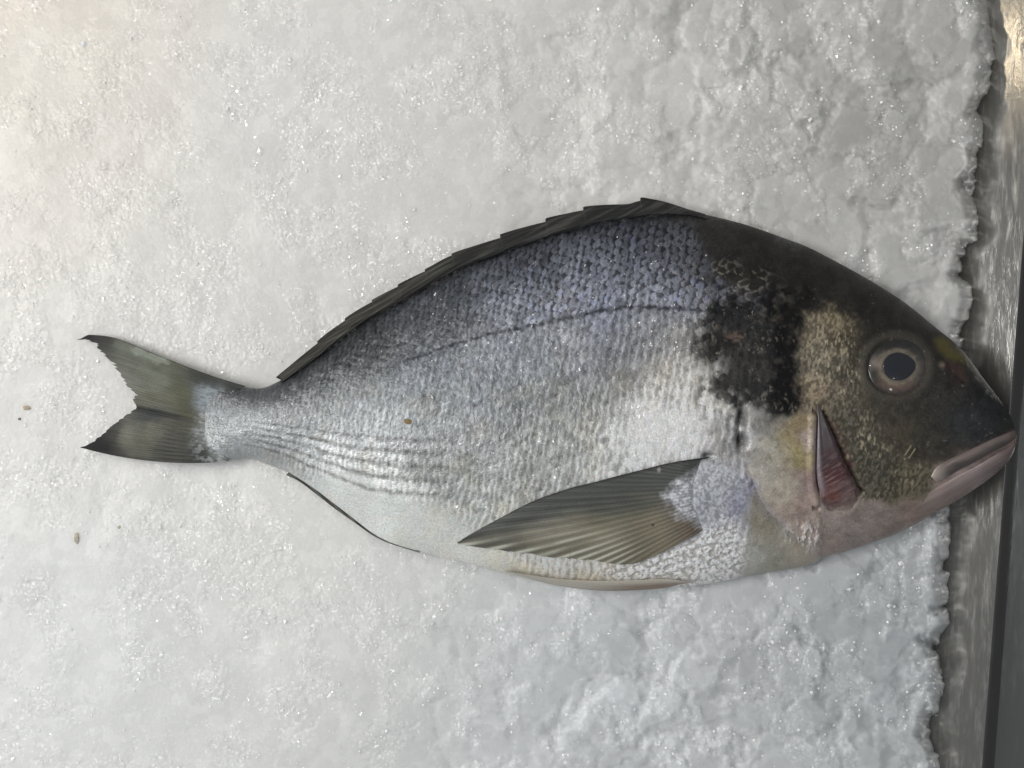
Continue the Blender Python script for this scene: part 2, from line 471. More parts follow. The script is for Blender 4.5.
    # lateral line
    dl = pdist(x, y + 1.6 * f1 * 2, latc)
    ll = (1 - sstep(0.6, 2.3, dl)) * sstep(300, 470, x)
    beads = np.mod(np.interp(x, [200, 800], [0, 62]), 1)
    ll = np.maximum(ll, (1 - sstep(1.6, 4.2, dl)) * np.exp(-((beads - .5) / .22) ** 2) * sstep(430, 540, x)) * (0.55 + 0.45 * sstep(0.3, 0.6, fbm(x / 6, y / 6, 14, 2)))
    col = mix(col, lin((34, 36, 44)), 0.85 * ll)
    met = 0.34 * (1 - 0.75 * belly) * np.ones_like(x); rgh = 0.27 + 0.14 * rnd
    dz = sc * (0.75 * lift - 0.4) * size / 9.0 * 0.28 * (0.5 + 0.5 * wipe)
    dz = dz + 0.5 * (fbm(x / 5, y / 5, 13, 3) - 0.5)
    dk = 1 - sstep(2, 13, y - ytop(x) + 9 * w2)
    col = mix(col, lin((46, 48, 52)), 0.75 * dk * sstep(262, 300, x) * (1 - belly))
    # ---- coarse bright belly scales behind the throat
    bs = soft(xm, ym, [(600, 572), (650, 545), (700, 528), (722, 500), (735, 520), (748, 545), (750, 585), (620, 600)], 10)
    cell = 0.62 * fbm(x / 2.6, y / 2.2, 33, 3) + 0.30 * (1 - rr) + 0.08 * rnd
    wht = sstep(0.30, 0.60, cell)
    col = mix(col, mix(np.broadcast_to(lin((182, 179, 172)), col.shape), lin((250, 250, 252)), wht), bs * 0.85)
    dz = dz + bs * (wht - 0.5) * 1.3
    met = met * (1 - 0.8 * bs)
    # fleshy silver base of the pectoral fin
    pb = soft(xm, ym, [(668, 492), (690, 468), (712, 460), (735, 470), (748, 498), (745, 518), (715, 524), (688, 522)], 8)
    col = mix(col, mix(np.broadcast_to(lin((160, 162, 168)), col.shape), lin((228, 230, 236)), sstep(.25, .8, fbm(x / 2.4, y / 2.4, 44, 2))), 0.8 * pb)
    pv = np.exp(-(((xm - 737) / 13) ** 2 + ((ym - 503) / 16) ** 2))
    col = mix(col, lin((160, 158, 190)), 0.42 * pv)
    dz = dz + 7 * np.exp(-(((x - 706) / 34) ** 2 + ((y - 494) / 28) ** 2))
    # ---- throat
    it = soft(xm, ym, ISTH, 9)
    col = mix(col, idw(xw, yw, [(765, 520, (150, 144, 130)), (775, 560, (158, 156, 144)), (800, 552, (170, 162, 148)), (752, 560, (180, 180, 174)), (815, 562, (176, 168, 156))]) * (1 + 0.35 * (fbm(x / 7, y / 7, 46, 3) - 0.5))[..., None], it)
    met = met * (1 - 0.8 * it)
    # ---- bare skin of the whole head under its markings
    hd = soft(xm, ym, [(800, 240), (806, 300), (800, 340), (806, 405), (818, 412), (822, 470), (826, 512), (822, 551), (860, 580), (1100, 500), (1100, 300), (900, 200)], 8)
    col = mix(col, idw(xw, yw, [(830, 290, (44, 42, 39)), (900, 320, (46, 44, 41)), (870, 380, (76, 72, 62)), (930, 400, (60, 58, 54)), (880, 450, (92, 86, 70)), (820, 360, (120, 110, 88)), (905, 490, (120, 110, 88)), (860, 520, (160, 146, 136)), (1000, 420, (48, 48, 48)), (940, 470, (96, 86, 78)), (832, 470, (100, 60, 64))], 4), hd)
    met = met * (1 - 0.85 * hd); dz = dz * (1 - 0.9 * hd)
    gm = soft(x, y, [(817, 404), (832, 430), (846, 462), (861, 494), (848, 516), (826, 512), (817, 475)], 3)
    dz = dz - 2.5 * gm; 
    hfl = np.maximum(hd, soft(xm, ym, OPERC, 6)); dz = dz * (1 - 0.7 * soft(xm, ym, OPERC, 6))
    # ---- nape, top of head and snout
    na = soft(xw, yw, NAPE, 13)
    hcol = idw(xm, ym, [(700, 230, (50, 49, 47)), (760, 245, (44, 42, 39)), (820, 270, (43, 41, 38)), (880, 305, (46, 44, 41)), (930, 345, (50, 48, 44)), (870, 360, (70, 67, 61)), (880, 400, (74, 70, 62)),
                        (930, 400, (60, 58, 54)), (960, 420, (58, 59, 60)), (985, 420, (52, 54, 58)), (1005, 425, (48, 47, 46)), (930, 450, (64, 61, 55)), (900, 440, (78, 73, 62)), (955, 380, (56, 52, 49)), (975, 390, (46, 46, 45))])
    mot = fbm(x / 9, y / 9, 121, 4)
    hcol = hcol * (0.55 + 0.72 * mot)[..., None] * (0.68 + 0.64 * fbm(x / 2.4, y / 3.0, 122, 3))[..., None]
    col = mix(col, hcol, na); met = met * (1 - 0.85 * na); rgh = mix(rgh, 0.44 + 0 * rgh, na)
    dz = dz * (1 - 0.85 * na)
    # pale rims of half-hidden scales where the nape meets the flank
    ns = soft(xw, yw, [(688, 255), (720, 262), (760, 270), (790, 290), (770, 330), (735, 325), (712, 318), (690, 300)], 12)
    col = mix(col, lin((166, 160, 150)), ns * rim * 0.45 * sstep(0.3, 0.6, fbm(x / 3, y / 3, 118, 3)) * sstep(0.4, 0.62, fbm(x / 11, y / 11, 119, 2)))
    # ---- black shoulder blotch
    br_ = soft(x + 5 * w1, y + 5 * w2, [(765, 285), (800, 280), (812, 310), (806, 345), (808, 412), (785, 420), (770, 405), (772, 340)], 8)
    col = mix(col, lin((40, 38, 36)) * (.5 + fbm(x / 5, y / 5, 44, 3))[..., None], br_); met = met * (1 - .85 * br_)
    w3 = fbm(x / 30, y / 30, 41, 3) - .5; w4 = fbm(x / 30, y / 30, 42, 3) - .5
    bl = soft(x + 60 * w3 + 24 * w1 + 12 * f1, y + 44 * w4 + 24 * w2 + 12 * f2, BLOTCH, 11) if False else 1 - sstep(-17, 15, sdf(x + 36 * w3 + 18 * w1 + 8 * f1, y + 36 * w4 + 20 * w2 + 10 * f2, BLOTCH) + 12 * (rnd - .5) * (1 - sstep(770, 790, x)))
    bl = np.maximum(bl, 0.62 * np.exp(-(((x + 20 * w1 - 748) / 26) ** 2 + ((y + 20 * w2 - 418) / 22) ** 2)) * sstep(.35, .6, fbm(x / 6, y / 8, 43, 3)))
    bcol = mix(np.broadcast_to(lin((15, 15, 17)), col.shape), lin((58, 55, 51)), sstep(0.48, 0.85, fbm(x / 7, y / 7, 141, 4)))
    bcol = bcol * (1 + .9 * rim * ns)[..., None]
    bcol = mix(bcol, lin((122, 116, 108)), 0.65 * sstep(0.66, 0.78, fbm(x / 3.2, y / 4.4, 151, 3)) * sstep(0.4, 0.6, fbm(x / 22, y / 22, 152, 2)))
    col = mix(col, bcol, bl ** 1.15 * .95); met = met * (1 - 0.8 * bl); rgh = mix(rgh, 0.42 + 0 * rgh, bl)
    wound = np.exp(-(((xm - 734) / 9) ** 2 + ((ym - 337) / 6) ** 2) ** 2)
    col = mix(col, lin((116, 98, 88)), 0.65 * wound * sstep(.35, .6, fbm(x / 3, y / 2, 163, 2)))
    dz = dz + 0.9 * fbm(x / 6, y / 6, 161, 3) * bl - 2.5 * np.exp(-(((x - 734) / 11) ** 2 + ((y - 338) / 7) ** 2))
    # ---- golden cheek
    ch = soft(x + 16 * w1 + 9 * f1, y + 16 * w2 + 9 * f2, CHEEK, 13)
    ccol = 0.86 * idw(xw, yw, [(815, 335, (166, 150, 118)), (840, 322, (176, 156, 112)), (848, 334, (96, 88, 66)), (820, 365, (156, 144, 116)), (845, 370, (112, 104, 86)), (812, 390, (168, 146, 112)), (840, 395, (128, 116, 94)),
                        (850, 420, (112, 104, 84)), (870, 450, (110, 104, 84)), (890, 470, (104, 98, 78)), (905, 485, (128, 118, 88)), (870, 490, (116, 110, 88)), (920, 488, (132, 122, 92))], 3.5)
    sp = sstep(0.36, 0.68, fbm(x / 2.3 + 0.35 * y / 3, y / 3.4, 171, 3))
    ccol = mix(ccol, np.broadcast_to(ccol.mean(-1, keepdims=True), ccol.shape), 0.35) * (0.58 + 0.72 * sp)[..., None]
    gl = sstep(0.58, 0.75, fbm(x / 2.0, y / 5.0, 181, 2)) * sstep(0.45, 0.62, fbm(x / 16, y / 16, 182, 2))
    ccol = mix(ccol, lin((206, 194, 166)), 0.6 * gl)
    col = mix(col, ccol, ch); met = mix(met, 0.30 + 0 * met, ch)
    dz = dz + ch * (sp - 0.5) * 0.5
    # ---- gill cover
    op = soft(xm, ym, OPERC, 5)
    ocol = idw(xw, yw, [(775, 425, (150, 146, 138)), (790, 440, (172, 154, 102)), (800, 455, (176, 158, 96)), (770, 445, (184, 178, 160)), (765, 475, (188, 180, 166)), (785, 490, (190, 178, 158)), (800, 510, (178, 152, 140)),
                        (808, 440, (176, 158, 148)), (808, 480, (158, 130, 126)), (815, 530, (196, 176, 164)), (750, 440, (186, 184, 186)), (760, 425, (150, 150, 150)), (795, 425, (150, 128, 84))], 3.5)
    ocol = mix(ocol, np.broadcast_to(ocol.mean(-1, keepdims=True), ocol.shape), 0.28) * (0.66 + 0.68 * fbm(x / 6, y / 6, 191, 4))[..., None]
    dots = sstep(0.60, 0.72, fbm(x / 4, y / 4, 192, 3)) * sstep(0, 14, 470 - y)
    ocol = mix(ocol, lin((110, 100, 80)), 0.4 * dots)
    dm = np.exp(-(((xm - 772) / 8) ** 2 + ((ym - 417) / 7) ** 2))
    ocol = mix(ocol, lin((60, 58, 56)), 0.8 * dm)
    col = mix(col, ocol, op); met = mix(met, 0.15 + 0 * met, op)
    fr = np.exp(-(((x - 806) / 16) ** 2 + ((y - 534) / 12) ** 2)) * sstep(0.45, 0.62, fbm(x / 3, y / 6, 201, 3))
    col = mix(col, lin((240, 238, 234)), 0.85 * fr)
    dz = dz + 2.5 * fr
    de = pdist(x, y, OPEDGE)
    side = inside(x, y, np.vstack([OPEDGE, [(860, 551), (860, 402)]]))
    dz = dz + np.where(side, 4.0 * (1 - 0.5 * sstep(0, 45, de)) * (1 - sstep(785, 845, x)), -2.0 * (1 - sstep(0, 10, de)))
    notch = np.exp(-((x - 742) / 5) ** 2 - ((y - 441) / 8) ** 2) + np.exp(-((x - 742) / 4) ** 2 - ((y - 418) / 12) ** 2)
    dz = dz - 9 * np.clip(notch, 0, 1); col = mix(col, lin((30, 28, 27)), 0.8 * np.clip(notch, 0, 1))
    pit = np.exp(-((x - 707) / 6) ** 2 - ((y - 456) / 3.5) ** 2)
    dz = dz - 5 * pit; col = mix(col, lin((26, 26, 26)), 0.85 * pit)
    # ---- jaw and chin
    jw = soft(xm, ym, JAW, 6)
    jcol = idw(xw, yw, [(845, 530, (168, 150, 142)), (870, 515, (158, 142, 134)), (890, 520, (164, 144, 132)), (910, 515, (168, 138, 124)), (940, 500, (176, 148, 138)), (925, 495, (170, 152, 128)), (830, 545, (176, 152, 140)), (960, 480, (176, 152, 146)), (1000, 455, (140, 116, 110))])
    jcol = .86 * mix(jcol, np.broadcast_to(jcol.mean(-1, keepdims=True), jcol.shape), 0.35) * (0.58 + 0.84 * fbm(x / 12, y / 8, 211, 5, .6))[..., None]
    col = mix(col, jcol, jw); met = met * (1 - 0.9 * jw); rgh = mix(rgh, 0.24 + 0 * rgh, jw); dz = dz * (1 - 0.6 * jw)
    # slit along the gill rays
    slit = pdist(x, y, cr([(824, 412), (833, 430), (845, 457), (862, 492)], 6))
    sw = 1 - sstep(0.3, 3.0, slit + 1.6 * f1)
    dz = dz - 4 * sw; col = mix(col, lin((34, 28, 27)), 0.7 * sw)
    rdg = pdist(x, y, cr([(812, 418), (811, 445), (811, 480), (816, 502)], 6))
    dz = dz + 2.5 * (1 - sstep(0, 6, rdg)); dz = dz - 4 * (1 - sstep(0, 3, np.abs(rdg - 7))) * (x < 820) * (x > 812)
    # ---- socket, nostril patches
    rx, ry = x - 897, y - 367
    re = np.hypot(rx / 1.06, ry)
    ring = np.exp(-((re - 32) / 4.5) ** 2)
    dz = dz + 1.4 * ring - 6 * (1 - sstep(19, 32, re))
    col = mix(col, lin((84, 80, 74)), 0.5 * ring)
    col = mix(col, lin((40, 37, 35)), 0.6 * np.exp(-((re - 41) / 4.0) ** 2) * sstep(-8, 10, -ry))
    ye = soft(xm, ym, [(934, 340), (944, 337), (962, 352), (966, 362), (950, 360), (938, 352)], 5)
    col = mix(col, lin((104, 96, 50)), 0.7 * ye)
    rd = soft(xm, ym, [(946, 362), (958, 364), (970, 376), (966, 382), (952, 374)], 4)
    col = mix(col, lin((88, 66, 62)), 0.5 * rd)
    dz = dz - 2.0 * rd
    pn = np.exp(-(((x - 942) / 3.2) ** 2 + ((y - 365) / 3) ** 2)); col = mix(col, lin((150, 132, 120)), 0.6 * pn)
    # scratches and dried specks on the head
    sc1 = np.minimum(pdist(x, y, [(905, 455), (911, 446)]), pdist(x, y, [(909, 458), (915, 449)]))
    col = mix(col, lin((190, 180, 150)), 0.6 * (1 - sstep(0.2, 1.0, sc1)))
    hs = sstep(0.84, 0.88, fbm(x / 3.4, y / 3.4, 221, 2)) * na * sstep(860, 880, x)
    col = mix(col, lin((130, 126, 118)), 0.4 * hs)
    return dz, np.clip(col, 0.004, 0.93), np.clip(met, 0, 1), rgh

root = bpy.data.objects.new("fish", None)
COL.objects.link(root)
root.location = P(600, 400, 0)
root.empty_display_size = 0.02
root["label"] = "whole silver sea bream with black shoulder blotch lying on the crushed ice"
root["category"] = "fish"
ROOT_OFF = np.array(root.location)

def part(name, V, F, mat, attrs, parent=root):
    return mesh_obj(name, np.asarray(V).reshape(-1, 3) - ROOT_OFF, F, mat, parent, attrs)

def build_body():
    nu, nf, nb = 1080, 470, 60
    t = np.linspace(0, 1, nu)
    xs = 205 + (1016.6 - 205) * (1 - (1 - t) ** 1.12)
    xs[-12:] = np.interp(np.linspace(0, 1, 12), [0, 1], [xs[-12], 1016.6])
    th = np.linspace(0, math.pi, nf)
    s = -np.cos(th); s = np.sign(s) * np.abs(s) ** 0.93
    a, b = ytop(xs), ybot(xs)
    yc, hh = ((a + b) / 2)[:, None], ((b - a) / 2)[:, None]
    X = np.repeat(xs[:, None], nf, 1); Y = yc + hh * s[None]
    T = thick(xs)[:, None]
    Z = ZM + T * prof(s)[None]
    dz, col, met, rgh = body_fields(X, Y)
    edge = sstep(0.0, 0.12, 1 - np.abs(s))[None]
    V = P(X, Y, Z)
    # displace along the surface normal
    du = np.gradient(V, axis=0); dv = np.gradient(V, axis=1)
    n = np.cross(dv, du); n /= np.linalg.norm(n, axis=-1, keepdims=True) + 1e-12
    n = np.where(n[..., 2:3] < 0, -n, n)
    V = V + n * (dz * edge * U)[..., None]
    thb = np.linspace(0, math.pi, nb + 2)[1:-1]
    sb = np.cos(thb)
    Xb = np.repeat(xs[:, None], nb, 1); Yb = yc + hh * sb[None]
    Zb = ZM - 0.75 * T * prof(sb)[None]
    V = np.concatenate([V, P(Xb, Yb, Zb)], 1)
    cb = np.broadcast_to(lin((196, 198, 196)), (nu, nb, 3)).copy()
    kk = np.linspace(0, 1, nb)[None, :, None]
    cb = cb * (1 - kk ** 2) + col[:, :1] * kk ** 2
    k2 = (1 - np.linspace(0, 1, nb)[None, :, None]) ** 6
    cb = cb * (1 - k2) + col[:, -1:] * k2
    C = np.concatenate([col, cb], 1)
    MT = np.concatenate([met, np.full((nu, nb), 0.1)], 1); RG = np.concatenate([rgh, np.full((nu, nb), 0.4)], 1)
    m = nf + nb
    F = grid_faces(nu, m, wrap=True)
    # close the two ends
    return part("body", V, F, SKIN, {'col': C.reshape(-1, 3), 'met': MT.ravel(), 'rgh': RG.ravel()})

build_body()

# ------------------------------------------------------------------ fins and soft parts: ribbons between two edges
def ribbon(name, A, B, nu, nv, zf, cf, mat, thickness=1.2, parent=root, alpha=None, bulge=0.0):
    """surface between edge curves A and B; u runs along them, v across. zf/cf get (x, y, u, v)"""
    a = resample(A, nu); b = resample(B, nu)
    u = np.linspace(0, 1, nu)[:, None]; v = np.linspace(0, 1, nv)[None, :]
    x = a[:, :1] * (1 - v) + b[:, :1] * v; y = a[:, 1:2] * (1 - v) + b[:, 1:2] * v
    uu = np.broadcast_to(u, x.shape); vv = np.broadcast_to(v, x.shape)
    z = zf(x, y, uu, vv)
    col = np.clip(cf(x, y, uu, vv), 0.004, 0.9)
    al = np.ones_like(x) if alpha is None else alpha(x, y, uu, vv)
    e = np.minimum(np.minimum(vv, 1 - vv) * nv / 4.0, np.minimum(uu, 1 - uu) * nu / 4.0)
    th = thickness * np.clip(0.25 + 0.75 * e, 0, 1)
    Vt = P(x, y, z + bulge * np.sin(math.pi * vv) ** 0.7 * np.sin(math.pi * np.clip(uu, 0, 1)) ** 0.4 if bulge else z)
    Vb = P(x, y, z - th)
    V = np.concatenate([Vt[:, :], Vb[:, ::-1]], 1)
    C = np.concatenate([col, col[:, ::-1]], 1); AL = np.concatenate([al, al[:, ::-1]], 1)
    F = grid_faces(nu, 2 * nv, wrap=True)
    return part(name, V, F, mat, {'col': C.reshape(-1, 3), 'alpha': AL.ravel()}, parent)

def tail():
    nu, nv = 230, 330
    v = np.linspace(0, 1, nv)
    base = resample([(246, 386), (226, 396), (214, 412), (212, 430), (216, 446), (230, 458)], nv)
    tipu = resample([(76.5, 340), (91, 348), (101, 357), (111, 367), (122, 379), (130, 393), (136, 407)], int(nv * 0.56))
    tipl = resample([(136, 408), (122, 417), (108, 427), (94, 438), (80, 447)], nv - int(nv * 0.56))
    marg = np.vstack([tipu, tipl])
    # frayed ray ends
    jag = (9.0 * np.clip(vnoise(v * 58 + 1, v * 0, 7) - .38, 0, 1) * (1.6 * vnoise(v * 13, v * 0 + 3, 8) + .2) + 3.0 * np.mod(v * 21 + 3.5 * vnoise(v * 7, v * 0, 5), 1.0) ** 2) * np.where(v < .54, 1.0, .25) + 1.0 * vnoise(v * 110, v * 0 + 8, 9) - np.where(v < .54, 3.0, 0)
    jag = jag * sstep(0.0, 0.04, v) * (1 - sstep(0.97, 1.0, v))
    d = base - marg; d /= np.linalg.norm(d, axis=1, keepdims=True)
    marg = marg + d * jag[:, None]
    # outer edges bow outwards
    u = np.linspace(0, 1, nu)[:, None]
    x = base[None, :, 0] * (1 - u) + marg[None, :, 0] * u
    y = base[None, :, 1] * (1 - u) + marg[None, :, 1] * u
    qx = np.clip((246 - x) / 168, 0, 1)
    bow = 4 * qx * (1 - qx)
    vv = np.broadcast_to(v[None], x.shape); uu = np.broadcast_to(u, x.shape)
    y = y - bow * (11 * (1 - vv) ** 3 * sstep(0, 0.9, qx)) + bow * 9 * vv ** 5
    y = y - 6.0 * sstep(0.50, .86, qx) * (1 - .8 * sstep(0.93, 1.0, qx)) * (1 - vv) ** 2
    # rays
    nr = 26
    branch = 1 + sstep(0.45, 0.6, uu)
    r = np.abs(np.mod(vv * nr, 1) - .5) * 2; r2 = np.abs(np.mod(vv * nr * 2, 1) - .5) * 2
    ray = mix(r, r2, sstep(0.4, 0.6, uu))
    joint = np.abs(np.mod(uu * 42 + 3 * vnoise(vv * nr, vv * 0, 3), 1) - .5) * 2
    qx = np.clip((240 - x) / 162, 0, 1)
    z = 18.5 - 1.8 * sstep(0, .3, qx) - 7 * sstep(.3, .75, qx) - 2.5 * qx + 0.35 * ray * (1 - sstep(.6, .85, qx)) + 1.6 * (fbm(x / 30, y / 30, 4, 2) - .5)
    lower = sstep(0.545, 0.565, vv)
    z = z + 1.8 * (1 - lower) * sstep(0.15, 0.6, uu)
    fold = np.exp(-((vv - 0.575) / 0.02) ** 2) * sstep(0.1, 0.5, uu)
    c = idw(x + 10 * (fbm(x / 9, y / 9, 2, 3) - .5), y + 6 * (fbm(x / 9, y / 9, 3, 3) - .5), [
        (236, 392, (70, 72, 72)), (205, 375, (66, 68, 66)), (170, 360, (96, 98, 88)), (130, 352, (110, 114, 106)), (100, 343, (74, 75, 72)), (84, 338, (36, 36, 36)),
        (150, 385, (122, 126, 118)), (130, 375, (124, 126, 120)), (180, 395, (98, 100, 84)), (150, 400, (108, 108, 96)), (205, 400, (134, 144, 156)), (206, 425, (140, 144, 146)), (212, 445, (136, 142, 144)), (190, 415, (92, 92, 78)),
        (180, 430, (80, 80, 72)), (150, 430, (112, 112, 102)), (150, 415, (62, 66, 72)), (170, 445, (78, 78, 74)), (125, 436, (122, 122, 114)), (135, 452, (96, 96, 88)), (112, 430, (70, 70, 70)), (95, 442, (30, 30, 30)), (105, 452, (40, 40, 40)), (120, 460, (60, 60, 58)), (84, 446, (24, 24, 24)), (200, 455, (64, 66, 64)), (165, 458, (60, 60, 56))], 4)
    pal = soft(x + 7 * (fbm(x / 6, y / 6, 8, 3) - .5), y + 7 * (fbm(x / 6, y / 6, 9, 3) - .5), [(130, 348), (140, 346), (150, 352), (165, 357), (168, 363), (158, 364), (146, 358), (134, 356)], 2.5)
    c = mix(c, lin((148, 154, 148)), 0.8 * pal)
    str_ = fbm(vv * 75, uu * 5, 18, 3)
    c = c * (0.66 + 0.22 * ray * sstep(.3, .65, fbm(x / 20, y / 20, 15, 2)) + 0.52 * str_ + 0.05 * joint)[..., None]
    c = c * 0.84 * np.array([1.02, 1.01, .92])
    tipd = np.minimum(np.hypot((x - 82) * .9, (y - 337) * 1.7), np.hypot((x - 86) * .75, (y - 449) * 1.2))
    c = mix(c, lin((20, 20, 21)), .92 * (1 - sstep(10, 36, tipd + 5 * (str_ - .5))))
    c = mix(c, lin((30, 32, 36)), 0.75 * fold)
    edge = (1 - sstep(0, 0.05, 1 - vv)) * 0.5 + (1 - sstep(0, 0.03, vv)) * 0.5
    c = mix(c, lin((40, 40, 38)), edge)
    sc = (1 - sstep(0.1, 0.30, uu)) * sstep(.42, .6, fbm(x / 4, y / 2.5, 17, 3)) * sstep(0.1, 0.25, vv)
    c = mix(c, lin((176, 180, 184)), 0.5 * sc)
    c = np.clip(c, .004, .9)
    al = 1 - 0.30 * sstep(0.5, 0.95, uu) * sstep(0.05, 0.15, vv) * (1 - sstep(0.45, 0.55, vv)) * (1 - ray * 0.6)
    al = 1 - (1 - al) * sstep(24, 70, tipd)
    al = al - 0.10 * sstep(24, 70, tipd) * lower * (1 - ray) * (1 - sstep(0.7, 0.9, uu))
    V = np.concatenate([P(x, y, z), P(x, y, z - 1.2)[:, ::-1]], 1)
    C = np.concatenate([c, c[:, ::-1]], 1); AL = np.concatenate([al, al[:, ::-1]], 1)
    part("tail_fin", V, grid_faces(nu, 2 * nv, wrap=True), FIN, {'col': C.reshape(-1, 3), 'alpha': AL.ravel()})
tail()

def dorsal():
    outer = [(277, 378), (300, 359), (330, 332), (362, 308), (400, 285), (430, 268), (450, 256), (475, 246), (500, 236), (525, 227), (545, 220), (565, 214), (585, 208), (610, 205), (628, 203), (640, 199), (652, 200.5), (668, 204), (690, 211), (706, 215)]
    inner = [(281, 380), (307, 363), (336, 341), (368, 318), (404, 296), (436, 278), (459, 267), (486, 261), (510, 252), (535, 243), (555, 237), (575, 232), (596, 226), (618, 222), (635, 219), (648, 218), (660, 217), (675, 216), (694, 216.5), (708, 217)]
    nu, nv = 620, 26
    a = resample(outer, nu); b = resample(inner, nu)
    # spine tips step the edge: each tip stands out, then drops back to the next
    tips = np.array([640, 583, 545, 500, 452, 425, 398, 372, 345, 318, 298])
    st = np.zeros(nu)
    for i, tp in enumerate(tips):
        nxt = tips[i - 1] if i else 706
        m = (a[:, 0] > tp) & (a[:, 0] <= nxt)
        f = (a[:, 0] - tp) / max(nxt - tp, 1)
        if i: st = np.where(m, f ** 1.5 * (3.4 if tp > 440 else 1.8), st)
    nrm = b - a; nrm /= np.linalg.norm(nrm, axis=1, keepdims=True) + 1e-9
    st = st - 1.5
    a = a + nrm * st[:, None]
    b[:, 1] = np.maximum(b[:, 1], np.minimum(ytop(b[:, 0]) + 4.5, b[:, 1] + 12) * (np.arange(nu) > 3))
    v = np.linspace(0, 1, nv)[None]; u = np.linspace(0, 1, nu)[:, None]
    x = a[:, :1] * (1 - v) + b[:, :1] * v; y = a[:, 1:] * (1 - v) + b[:, 1:] * v
    uu = np.broadcast_to(u, x.shape); vv = np.broadcast_to(v, x.shape)
    zin = body_z(b[:, 0], b[:, 1])[:, None]
    z = (ZM + 3) * (1 - vv) + zin * vv + 7 * np.sin(math.pi * vv * 0.9) * np.sin(math.pi * uu) ** .4 - 2.5 * sstep(.8, 1, vv)
    st1 = np.abs(np.mod(vv * 5 + u * 9, 1) - .5) * 2
    z = z + 0.7 * st1
    k = fbm(x / 30 + y / 60, (y + 0.55 * x) / 3.2, 301, 3)
    c = mix(np.broadcast_to(lin((42, 42, 40)), x.shape + (3,)), lin((72, 72, 69)), sstep(0.42, 0.8, k))
    c = mix(c, lin((46, 48, 52)), .7 * sstep(.6, 1, vv))
    brown = sstep(330, 300, 0) if False else (1 - sstep(380, 480, x))
    c = mix(c, c * np.array([1.45, 1.4, 1.28]), brown * 0.8)
    c = mix(c, lin((28, 28, 28)), 0.5 * (1 - sstep(0, .16, vv)))
    c = np.clip(c, .004, .9)
    V = np.concatenate([P(x, y, z), P(x, y, z - 3)[:, ::-1]], 1)
    al = 1 - sstep(.80, .99, vv + .26 * (fbm(x / 5, y / 4, 303, 3) - .5)) * (1 - .0 * vv)
    part("dorsal_fin", V, grid_faces(nu, 2 * nv, wrap=True), FIN, {'col': np.concatenate([c, c[:, ::-1]], 1).reshape(-1, 3), 'alpha': np.concatenate([al, al[:, ::-1]], 1).ravel()})
dorsal()

def anal():
    outer = [(286, 475), (300, 482), (316, 494), (330, 505), (345, 516), (358, 525), (372, 535), (386, 542), (402, 547.5), (420, 553)]
    inner = [(290, 471), (311, 474), (332, 484), (347, 495), (360, 506), (371, 515), (383, 525), (394, 534), (406, 543), (420, 551)]
    def zf(x, y, u, v): return ZM - 3 + 5 * v + 1.5 * np.sin(math.pi * v)
    def cf(x, y, u, v):
        k = fbm((x + y) / 30, (y - x) / 2.0, 311, 3)
        return mix(np.broadcast_to(lin((52, 54, 52)), x.shape + (3,)), lin((128, 130, 124)), np.clip(sstep(.35, .75, k) * .6 + 0.7 * sstep(.78, 1, u), 0, 1))
    def af(x, y, u, v): return 1 - sstep(.55, 1.0, v + .35 * (fbm(x / 6, y / 6, 312, 3) - .5))
    ribbon("anal_fin", outer, inner, 200, 24, zf, cf, FIN, 1.2, alpha=af)
anal()

